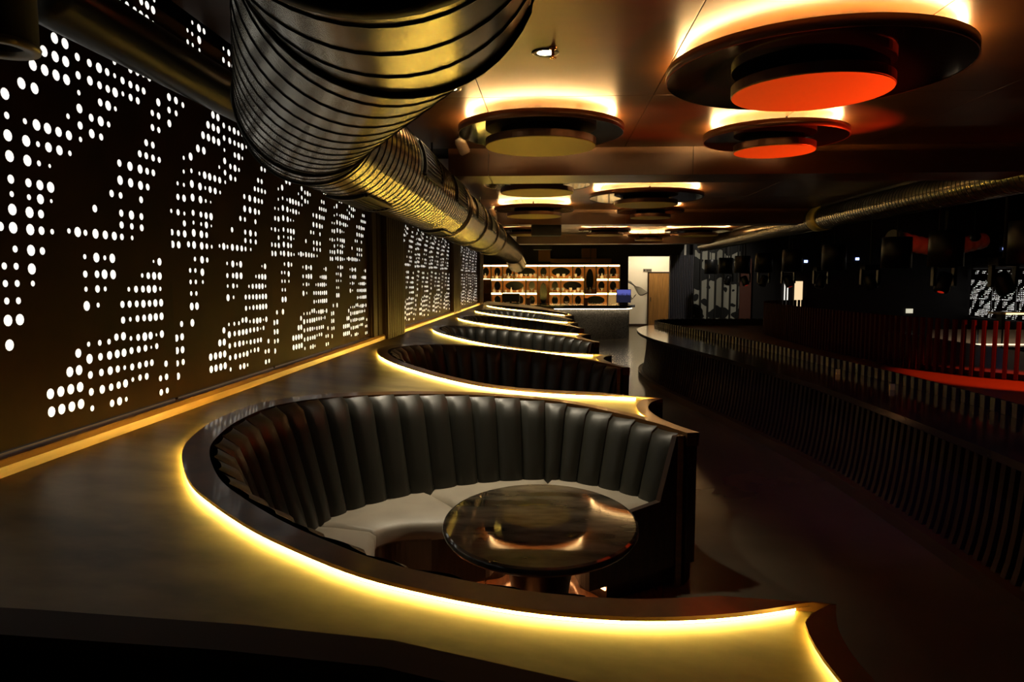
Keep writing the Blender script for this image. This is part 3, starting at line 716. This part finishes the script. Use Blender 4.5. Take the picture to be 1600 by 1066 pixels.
obj('side_panel', bx(SX0 - .02, SX0, SY - .01, 24.41, .3, 2.17), M_TRIM, SH)
obj('top_board', bx(SX0, SX0 + 12 * CW, SY, 24.40, 2.15, 2.17), M_TRIM, SH)
obj('top_led', bx(SX0 + .02, SX0 + 12 * CW - .02, SY - .012, SY - .002, 2.152, 2.166), M_SHELFLED, SH)
bm = lathe([(0, 0), (.042, 0), (.04, .006), (.008, .012), (.007, .07), (.03, .085), (.056, .125), (.058, .155), (.05, .19), (.046, .19), (.052, .15), (.05, .127), (0, .09)], 14)
ME_GOB = mesh(bm, 'goblet', M_GLASS, True)
bm = lathe([(0, 0), (.04, 0), (.04, .006), (.007, .012), (.007, .095), (.075, .18), (.072, .18), (0, .10)], 14)
ME_MART = mesh(bm, 'martini_glass', M_GLASS, True)
bm = lathe([(0, 0), (.045, 0), (.05, .03), (.05, .10), (.02, .15), (.018, .20), (.022, .205), (0, .207)], 14)
ME_BOT = mesh(bm, 'round_bottle', M_GLASS, True)
bm = lathe([(0, 0), (.035, 0), (.042, .11), (.039, .11), (.033, .01), (0, .01)], 14)
ME_TUM = mesh(bm, 'tumbler', M_GLASS, True)
KIND = dict(g=('goblet', ME_GOB, 'glass'), m=('martini_glass', ME_MART, 'glass'), b=('round_bottle', ME_BOT, 'bottle'), t=('tumbler', ME_TUM, 'tumbler'))
items = {(0, 0, 1): 'b', (0, 1, 1): 'tbt', (0, 2, 1): 'mbm', (0, 3, 2): 'ggmgg', (0, 5, 1): 'tmt', (0, 6, 2): 'tggt', (0, 8, 1): 'gt', (0, 10, 1): 'mbm', (0, 11, 1): 'mm',
         (1, 1, 1): 'bt', (1, 2, 2): 'tbtb', (1, 4, 1): 'tmt', (1, 6, 1): 'mg', (1, 7, 2): 'gtgtgt', (0, 9, 1): 'mbm', (1, 10, 1): 'm', (1, 11, 1): 'tm',
         (2, 1, 1): 'bt', (2, 4, 1): 'tt', (2, 7, 1): 'm', (2, 8, 1): 't', (2, 2, 1): 'tt'}
RN = ['top', 'middle', 'bottom']
for (r, c, nc), s in items.items():
    x0 = SX0 + c * CW; zz = ROWZ[r][0] + .012; rr = r
    if (r, c) == (0, 9): zz = ROWZ[1][0] + .012; rr = 1
    for k, ch in enumerate(s):
        nm, me, cat = KIND[ch]; x = x0 + nc * CW * (k + .5) / len(s)
        pos = '' if len(s) == 1 else ', ' + ORD[k] + ' in it'
        o = inst(nm, me, None, (x, 24.16 - .04 * (k % 2), zz), (0, 0, k))
        tag(o, 'cream %s in the %s shelf row, %s niche column%s' % (nm.replace('_', ' '), RN[rr], ORD[c], pos), cat, 'glassware on the lit shelves')
t = thing('coffee_machine', 'black coffee machine on the counter in front of the bottom shelf row', 'machine', (-1.15, 20.9, .965))
obj('machine_body', bx(-1.45, -.95, 20.75, 21.2, 1.03, 1.26, .02), M_BLACK, t)
obj('drip_tray', bx(-1.44, -.96, 20.62, 21.2, .965, 1.0, .005), M_BLACKMET, t)
for x in (-1.38, -1.02): obj('leg', bx(x - .03, x + .03, 20.95, 21.15, 1.0, 1.04), M_BLACKMET, t)
obj('group_head', lathe([(0, 0), (.03, 0), (.03, .07), (0, .07)], 14), M_BLACKMET, t, (-1.2, 20.7, 1.0))
for k, x in enumerate((-.98 + .3, 1.0)):
    t = thing('red_box', ['small dark red box on the counter beside the coffee machine', 'small dark red box on the counter below the wide bottom mirror'][k], 'box', (x, 20.8, .965), 'dark red boxes on the counter')
    obj('box_body', bx(x - .06, x + .06, 20.74, 20.86, .965, 1.11, .006), mat('dark_red_card%d' % k, (.10, .018, .01), .5), t)
    obj('box_lid', bx(x - .063, x + .063, 20.737, 20.863, 1.11, 1.135, .004), M_REDWOOD, t)

# things in the white recess
t = thing('wall_door', 'oak veneer door with vertical boards in the white recess', 'door', (3.85, 25.48, 0))
for k in range(6):
    x = 3.47 + k * .16; obj('board', bx(x + .002, x + .158, 25.44, 25.49, .005, 1.90, .004), M_DOOR, t)
obj('door_frame', bx(3.42, 3.47, 25.43, 25.5, 0, 1.95, .004), M_DARKWOOD, t)
obj('frame_head', bx(3.42, 4.45, 25.43, 25.5, 1.90, 1.95, .004), M_DARKWOOD, t)
obj('handle', bx(3.52, 3.54, 25.38, 25.44, .9, 1.05, .005), M_BLACKMET, t)
t = thing('door_sign', 'tiny grey sign plate on the white wall above the oak door', 'sign', (3.4, 25.49, 2.02))
obj('plate', bx(3.26, 3.56, 25.475, 25.497, 1.95, 2.06, .003), mat('grey_plate', (.22, .20, .16), .4), t)
for a, b in ((3.28, 3.33), (3.36, 3.38), (3.40, 3.44), (3.46, 3.49), (3.51, 3.54)): obj('letter_block', bx(a, b, 25.470, 25.476, 1.975, 2.035), M_BLACK, t)
t = thing('line_mural', 'thin flowing black line drawing of hills on the white wall', 'mural', (2.95, 25.49, 1.3))
for k in range(9):
    pts = []
    for q in range(40):
        u = q / 39; x = 2.58 + .86 * u
        z = 1.46 - .10 * u + .13 * math.sin(5.2 * u + k * .14) * (1 - .35 * u) + .055 * k * math.sin(4.5 * u + .4) * (.6 - .4 * u) * .6 + .045 * math.sin(11 * u + k * .5) - .02 * k * u
        pts.append((x, 25.494, z))
    obj('ink_line', tube(pts, .004, 5), M_BLACK, t)
for k in range(4):
    pts = [(2.6 + .42 * q / 24, 25.494, 1.12 + .10 * math.sin(6.5 * q / 24 + .3 * k) - .02 * k) for q in range(25)]
    obj('ink_line', tube(pts, .004, 5), M_BLACK, t)
t = thing('added_recess_lamp', 'added linear washer lamp, unseen at the head, lighting the white recess', 'lamp', (3.5, 24.75, 2.85))  # washer added out of view to light the recess wall
obj('lamp_body', bx(2.8, 4.3, 24.66, 24.8, 2.84, 2.90, .005), M_BLACK, t)
obj('lamp_lens', bx(2.82, 4.28, 24.68, 24.78, 2.83, 2.842), mat('recess_lens', (1, .9, .7), .5, 0, (1, .80, .52), 80), t)
t = thing('slat_screen', 'screen of dark grey vertical slats beside the white recess', 'screen', (4.35, 24.0, 0))
for k in range(14):
    x = 3.98 + k * .057; obj('slat', bx(x, x + .028, 24.1, 24.19, .02, 2.5, .003), M_GREYSLAT, t)
obj('rail', bx(3.97, 4.78, 24.19, 24.22, .02, 2.5), M_BLACK, t)
t = thing('swirl_panel', 'tall panel of black and pale swirling pattern behind black upright bars', 'panel', (5.6, 24.6, 0))
obj('print', bx(4.85, 6.42, 24.6, 24.64, .1, 3.3), M_SWIRL, t)
for k in range(7):
    x = 4.85 + k * .25; obj('bar', bx(x - .03, x + .03, 24.52, 24.58, .0, 3.3, .004), M_BLACK, t)
obj('post', bx(6.42, 6.80, 24.5, 24.7, 0, 2.4, .01), mat('red_brown_post', (.12, .045, .03), .5), t)
# copper framed bulkhead above the shelves
t = thing('bulkhead_duct', 'copper coloured boxed duct frame above the bottle shelves', 'duct', (.8, 24.2, 2.4))
obj('upright', bx(-.45, -.05, 23.9, 24.3, 2.30, 2.86, .005), M_COPPEREDGE, t)
obj('lower_run', bx(-.05, 2.0, 23.9, 24.3, 2.24, 2.38, .005), M_COPPEREDGE, t)
obj('upper_run', bx(1.0, 1.5, 23.9, 24.3, 2.40, 2.72, .005), M_COPPEREDGE, t)
obj('rod', bx(1.29, 1.31, 23.85, 23.88, 2.2, CEIL + .005), M_BLACKMET, t)
for k, (x, y, z0, z1) in enumerate(((-.10, 12.75, 2.48, 2.71), (-.27, 20.6, 2.55, 2.72))):
    t = thing('speaker_box', ['black box speaker hanging below the yellow lamp at the second beam', 'black box speaker hanging in front of the bottle shelves'][k], 'speaker', (x, y, z0), 'black hanging box speakers')
    obj('cabinet', bx(x - .27, x + .27, y, y + .4, z0, z1, .01), M_BLACK, t)
    obj('bracket', bx(x - .02, x + .02, y + .18, y + .22, z1, CEIL + .005), M_BLACKMET, t); obj('grille', bx(x - .25, x + .25, y - .012, y, z0 + .02, z1 - .02), M_BLACKMET, t)
t = thing('added_panel_washer', 'added black washer lamp, unseen high in the hall, lighting the swirl panel', 'lamp', (5.3, 21.0, 4.2))  # lamp added out of view to brighten the swirl panel
obj('lamp_body', bx(4.9, 5.7, 20.95, 21.1, 4.2, 4.3, .005), M_BLACK, t); obj('lamp_lens', bx(4.92, 5.68, 20.96, 21.09, 4.19, 4.202), mat('washer_lens', (1, .9, .8), .5, 0, (1, .88, .70), 3), t)
obj('drop_rod', bx(5.29, 5.31, 21.0, 21.02, 4.3, 4.41), M_BLACKMET, t)
spot('beam', (5.3, 21.0, 4.15), (5.45, 24.5, 1.4), 240, (1, .90, .74), math.radians(62), .8, .1, t)

# ------------------------------------------------------------------ the curved bar island
CE = spline([(2.25, .6), (2.31, 2.0), (2.335, 3.5), (2.335, 4.7), (2.29, 6.0), (2.18, 7.0), (2.0, 8.2), (1.74, 9.6), (1.53, 11.0), (1.50, 12.2), (1.62, 13.2), (1.98, 14.1), (2.6, 14.8), (3.4, 15.2), (4.6, 15.3), (6.2, 15.0)], .05, 1)
CN = normals(CE)                      # to the right of travel (+y) = towards +x, the inside
BAR = thing('bar_island', 'long curved dark bar island with slatted front and stone top', 'bar', (2.4, 8, 0))
RAIL = spline([(3.02, .6), (3.05, 3.0), (3.05, 5.2), (3.01, 6.3), (2.90, 7.5), (2.76, 8.8), (2.56, 10.3), (2.28, 12.0), (2.06, 13.4), (2.06, 14.1), (2.35, 14.55), (3.0, 14.8), (4.4, 14.85), (6.0, 14.6)], .05, 1)
# top between the outer edge and the rail: resample both to the same count
def resample(P, n):
    L = sum((b - a).length for a, b in zip(P, P[1:])); Q = even(P, L / n); return Q[:n + 1]
nA = 220
A_ = resample(CE, nA); B_ = resample(RAIL, nA); m_ = min(len(A_), len(B_)); A_, B_ = A_[:m_], B_[:m_]
B2 = [b + (b - a).normalized() * .12 for a, b in zip(A_, B_)]
obj('bar_top', bandmesh(A_, B2, .745, .79), M_BARTOP, BAR)
obj('plinth', bandmesh([p + n * .03 for p, n in zip(CE, CN)], [p + n * .14 for p, n in zip(CE, CN)], 0, .09), M_PLINTH, BAR)
obj('core', bandmesh([p + n * .235 for p, n in zip(CE, CN)], [p + n * .26 for p, n in zip(CE, CN)], .05, .745), M_BLACK, BAR)
bm = bmesh.new()                      # one bent slat: x = outwards(-)/inwards(+), y along the bar
prof = [(.10, .085), (.125, .18), (.15, .34), (.17, .55), (.185, .745)]
for a, b in zip(prof, prof[1:]):
    pass
V = []
for (px, pz) in prof:
    V.append([bm.verts.new((px, -.021, pz)), bm.verts.new((px, .021, pz)), bm.verts.new((px + .045, .021, pz)), bm.verts.new((px + .045, -.021, pz))])
for a, b in zip(V, V[1:]):
    for k in range(4): bm.faces.new((a[k], a[(k + 1) % 4], b[(k + 1) % 4], b[k]))
bm.faces.new(V[0]); bm.faces.new(V[-1][::-1])
ME_SLAT = mesh(bm, 'front_slat', M_BARSLAT)
Q = even(CE, .085); QN = normals(Q)
for p, n in zip(Q, QN):
    if p.y < 1.2 or p.x > 5: continue
    inst('front_slat', ME_SLAT, BAR, (p.x, p.y, 0), (0, 0, math.atan2(n.y, n.x)))
bm = bx(-.014, .014, -.026, .026, .79, .885, .004)
ME_RS = mesh(bm, 'rail_slat', M_BARSLAT)
Q = even(RAIL, .115); QN = normals(Q)
for p, n in zip(Q, QN):
    if p.y < 1.2: continue
    inst('rail_slat', ME_RS, BAR, (p.x, p.y, 0), (0, 0, math.atan2(n.y, n.x)))
obj('rail_core', bandmesh([p + n * .03 for p, n in zip(RAIL, normals(RAIL))], [p + n * .05 for p, n in zip(RAIL, normals(RAIL))], .78, .875), M_BLACK, BAR)
for x, y in ((2.74, 6.85), (2.80, 5.9)): obj('brass_tag', bx(x - .02, x + .02, y - .006, y + .006, .789, .84, .002), M_BRASS, BAR)

# raised deck behind the rail and its slat fence
FEN = spline([(5.6, 5.6), (4.45, 6.75), (4.05, 7.2), (3.78, 8.0), (3.64, 9.4), (3.62, 11.0), (3.70, 12.4), (4.1, 13.4), (4.9, 13.9)], .05, 0)
dk = [Vector((3.1, .6)), Vector((3.12, 5.2)), Vector((3.08, 6.4)), Vector((2.97, 7.5)), Vector((2.83, 8.8)), Vector((2.63, 10.3)), Vector((2.35, 12)), Vector((2.13, 13.4)), Vector((2.13, 14.1)), Vector((2.4, 14.45)), Vector((3, 14.7)), Vector((5, 14.7)), Vector((6.2, 14)), Vector((6.2, .6))]
t = thing('stage_deck', 'low dark wood deck lit red behind the bar rail', 'deck', (4.5, 8, 0))
obj('deck_top', prism([(p.x, p.y) for p in dk], .0, .745), M_DECK, t)
t = thing('slat_fence', 'fence of tall red-lit wooden slats standing on the deck', 'fence', (4, 9, .745))
bm = bx(-.02, .02, -.016, .016, .75, 1.30, .003); ME_FS = mesh(bm, 'slat', M_REDWOOD)
Q = even(FEN, .092); QN = normals(Q)
for p, n in zip(Q, QN): inst('slat', ME_FS, t, (p.x, p.y, 0), (0, 0, math.atan2(n.y, n.x)))
obj('bottom_rail', bandmesh([p + n * .03 for p, n in zip(FEN, normals(FEN))], [p + n * .06 for p, n in zip(FEN, normals(FEN))], .745, .80), M_REDWOOD, t)
# lit service bar beyond the fence
t = thing('service_bar', 'low service bar with a bright warm strip and lit front beyond the red fence', 'bar', (8.5, 12.5, 0))
obj('bar_body', bx(5.95, 10.5, 12.6, 13.3, 0, .46), M_BLACK, t)
obj('bar_top', bx(5.9, 10.6, 12.45, 13.35, .505, .54), M_BARTOP, t)
obj('led_strip', bx(5.98, 6.74, 12.5, 12.52, .47, .50), mat('service_led', (1, .8, .6), .5, 0, (1, .70, .42), 3), t)
for k in range(9):
    x = 6.8 + k * .42; obj('front_panel', bx(x, x + .38, 13.0, 13.02, .54, .80), mat('lit_front', (.6, .5, .4), .5) if k == 0 else MATS['lit_front'], t)
obj('panel_led', bx(6.8, 10.5, 12.9, 12.915, .54, .552), mat('panel_led', (1, .8, .6), .5, 0, (1, .74, .48), 2.0), t)
obj('back_shelf', bx(8.6, 12.2, 14.0, 14.4, 1.02, 1.06), M_TRIM, t)
obj('shelf_post', bx(8.7, 8.76, 14.1, 14.3, 0, 1.02), M_BLACK, t); obj('shelf_post', bx(12, 12.06, 14.1, 14.3, 0, 1.02), M_BLACK, t)
obj('shelf_strip', bx(8.7, 12.1, 13.985, 14.0, 1.02, 1.05), mat('shelf_strip', (1, .8, .5), .5, 0, (1, .70, .34), 2.0), t)
# perforated lit wall of the far hall
t = thing('lit_screen', 'distant white-lit perforated screen wall beyond the service bar', 'screen', (14.2, 22, 0))
bm = bmesh.new(); box(bm, .03, .13, 0, 5.85, 0, 2.4); obj('screen_back', bm, M_BLACK, t, (14.2, 19, 0))
for k in range(5):
    o = inst('perforated_sheet', ME_PERF, t, (14.2, 24.8 - k * 1.2, -.12), (0, 0, PI), (1, .72, .60))
    o = inst('light_panel', ME_LIT, t, (14.206, 24.8 - k * 1.2, -.12), (0, 0, PI), (1, .72, .60))
t = thing('lit_doorway', 'bright open doorway with thin lit edges far beyond the bar', 'doorway', (8.6, 24.6, 0))
obj('door_light', bx(8.36, 8.62, 24.8, 24.84, .55, 1.62), M_WARMLIT, t)
for x in (8.02, 8.12): obj('light_line', bx(x - .014, x + .014, 24.8, 24.82, .55, 1.7), mat('white_line%d' % int(x * 100), (1, 1, 1), .5, 0, (1, .95, .85), 1.2), t)
obj('frame', bx(7.9, 8.8, 24.84, 24.9, 0, 2.2), M_BLACK, t)
t = thing('office_chair', 'dark high-backed chair silhouetted against the bright doorway', 'chair', (8.1, 22.6, 0))
obj('backrest', bx(7.86, 8.26, 22.55, 22.63, .55, 1.13, .05), M_BLACK, t); obj('seat', bx(7.84, 8.28, 22.1, 22.6, .45, .55, .03), M_BLACK, t)
for x in (7.88, 8.24):
    for y in (22.14, 22.56): obj('leg', bx(x - .02, x + .02, y - .02, y + .02, 0, .46), M_BLACKMET, t)
t = thing('exit_marker', 'tiny pale lit switch plate on the dark far wall', 'sign', (12.2, 24.8, .55)); obj('plate', bx(12.15, 12.37, 24.86, 24.9, .53, .68), mat('pale_lit', (.8, .8, .6), .5, 0, (1, .95, .7), .6), t)
for k, (x, z) in enumerate(((8.42, 2.28), (10.08, 2.36), (14.75, 2.68))):
    t = thing('status_display', 'tiny blue-white display light high on the dark wall, ' + ['above the lit doorway', 'between two pendant shades', 'near the lit perforated screen'][k], 'display', (x, 24.0, z), 'blue-white display lights')
    obj('display', bx(x - .055, x + .055, 24.0, 24.02, z - .04, z + .04), M_BLUE, t); obj('display_case', bx(x - .18, x + .2, 24.02, 24.88, z - .1, z + .1), M_BLACK, t)

# overhead duct, pendants and moving heads on the hall side
t2, P2, D2 = duct('spiral_duct', 'dim spiral duct running overhead above the bar island', [(4.55, 3.0, 2.72), (4.55, 21.6, 2.72)], .19, .085, flange=False, seam_w=.006)
obj('duct_collar', lathe([(.192, -.17), (.21, -.17), (.21, .17), (.192, .17)], 40), M_BRASS, t2, (4.55, 12.3, 2.72), (PI / 2, 0, 0), smooth=True)
for y in (5, 9, 13, 17, 20.5): obj('hanger', bx(4.545, 4.555, y - .005, y + .005, 2.9, 4.41), M_BLACKMET, t2)
bmS = lathe([(0, .45), (.19, .45), (.20, .44), (.205, 0), (.197, 0), (.19, .42), (0, .43)], 36); ME_SH = mesh(bmS, 'shade', M_BLACKMET, True)
YS = (22.8, 20.9, 19.1, 17.2, 15.2, 13.0, 10.7, 9.4, 7.8)
for k, y in enumerate(YS):
    x = 5.05
    t = thing('pendant_shade', 'black cylinder pendant shade, %s from the swirl panel in the row over the bar' % ORD[k], 'pendant lamp', (x, y, 1.86), 'black cylinder pendants over the bar')
    inst('shade', ME_SH, t, (x, y, 1.86))
    obj('cord', tube([(x, y, 2.30), (x, y, 4.41)], .012, 8), M_BLACK, t)
    # moving head lamp on its own drop beside the shade
    mx, my = x + .42, y - .5
    t = thing('moving_head', 'black moving head stage lamp beside the %s pendant shade from the swirl panel' % ORD[k], 'stage lamp', (mx, my, 1.6), 'moving head stage lamps over the bar')
    obj('drop_tube', tube([(mx, my, 1.95), (mx, my, 4.41)], .02, 8), M_BLACK, t)
    obj('base', bx(mx - .13, mx + .13, my - .10, my + .10, 1.85, 1.95, .015), M_BLACKMET, t)
    for s in (-1, 1): obj('yoke_arm', bx(mx + s * .14 - .02, mx + s * .14 + .02, my - .04, my + .04, 1.60, 1.87, .01), M_BLACKMET, t)
    h = obj('head', lathe([(0, -.13), (.085, -.12), (.095, -.05), (.10, .12), (.085, .15), (0, .15)], 24), M_BLACKMET, t, (mx, my, 1.66), (math.radians(170), math.radians(18 * (-1) ** k), 0), smooth=True)
    ln = bpy.data.objects.new('lens', mesh(lathe([(0, .151), (.03, .151), (.04, .156), (.04, .151), (.0, .15)], 24), 'lens', M_REDLENS if k in (1, 3, 6, 8) else M_BLACKGLOSS)); col.objects.link(ln); ln.parent = h  # some lenses glow red in place of red light reflecting on the edges
# dark flexible duct caught by the red light
pts = [(6.6 + .1 * q, 14.2 + .05 * q, 2.50 - .16 * math.sin(PI * q / 24)) for q in range(25)]
t = thing('flexible_duct', 'ribbed flexible duct catching red light above the hall', 'duct', (7.5, 14.6, 2.5))
obj('hose', tube(pts, [.16 + .012 * (q % 2) for q in range(25)], 24), mat('pale_hose', (.5, .45, .42), .5), t)
obj('hanger', bx(7.79, 7.81, 14.79, 14.81, 2.45, 4.41), M_BLACKMET, t)

# stand-in red lamps, added for the red light on lamps, deck and hose
def red(name, lab, loc, target, watts, ang, blend=.4, color=(1, .045, .008)):
    t = thing('standin_red_spot', lab, 'stage lamp', loc, 'stand-in red stage spots')
    q = (Vector(target) - Vector(loc)).to_track_quat('-Z', 'Y').to_euler()
    obj('can', lathe([(.06, .0), (.07, .0), (.07, .16), (.04, .2), (0, .2)], 24), M_BLACKMET, t, loc, q, smooth=True)
    obj('lens', lathe([(0, .01), (.058, .01), (.058, .02), (0, .02)], 24), M_REDLENS, t, loc, q)
    obj('stand', tube([loc, (loc[0], loc[1], .745 if loc[2] < 2 else 4.41)], .012, 8), M_BLACKMET, t)
    spot('beam', loc, target, watts, color, math.radians(ang), blend, .03, t)
red('up', 'stand-in red spot on the deck aimed up at the largest disc lamp', (4.20, 5.95, .98), (1.43, 4.07, 2.71), 1150, 17)
red('second', 'stand-in red spot on the deck aimed up at the smaller disc lamp behind', (4.30, 6.15, .98), (2.0, 5.85, 2.75), 850, 28)
red('fence', 'stand-in red spot hung over the deck aimed down at the slat fence', (4.9, 5.6, 2.6), (4.4, 6.75, .8), 480, 40, color=(1, .075, .012))
red('hose', 'stand-in red spot hung over the hall aimed at the flexible duct', (6.6, 11.5, 2.35), (7.9, 14.5, 2.4), 60, 40)
t = thing('added_blue_spot', 'added blue stage spot, out of view over the aisle, tinting the bar', 'stage lamp', (.95, 1.15, 2.75))  # stand-in lamp kept out of view, puts blue light on the bar
q = (Vector((2.45, 5.6, .6)) - Vector((.95, 1.15, 2.75))).to_track_quat('-Z', 'Y').to_euler()
obj('can', lathe([(.05, .0), (.06, .0), (.06, .14), (.03, .17), (0, .17)], 24), M_BLACKMET, t, (.95, 1.15, 2.75), q, smooth=True)
obj('lens', lathe([(0, .01), (.048, .01), (.048, .02), (0, .02)], 24), M_BLUE, t, (.95, 1.15, 2.75), q)
obj('yoke', bx(.945, .955, 1.145, 1.155, 2.80, CEIL + .005), M_BLACKMET, t)
spot('beam', (.95, 1.15, 2.75), (2.45, 5.6, .6), 55, (.16, .18, 1.0), math.radians(36), .9, .03, t)
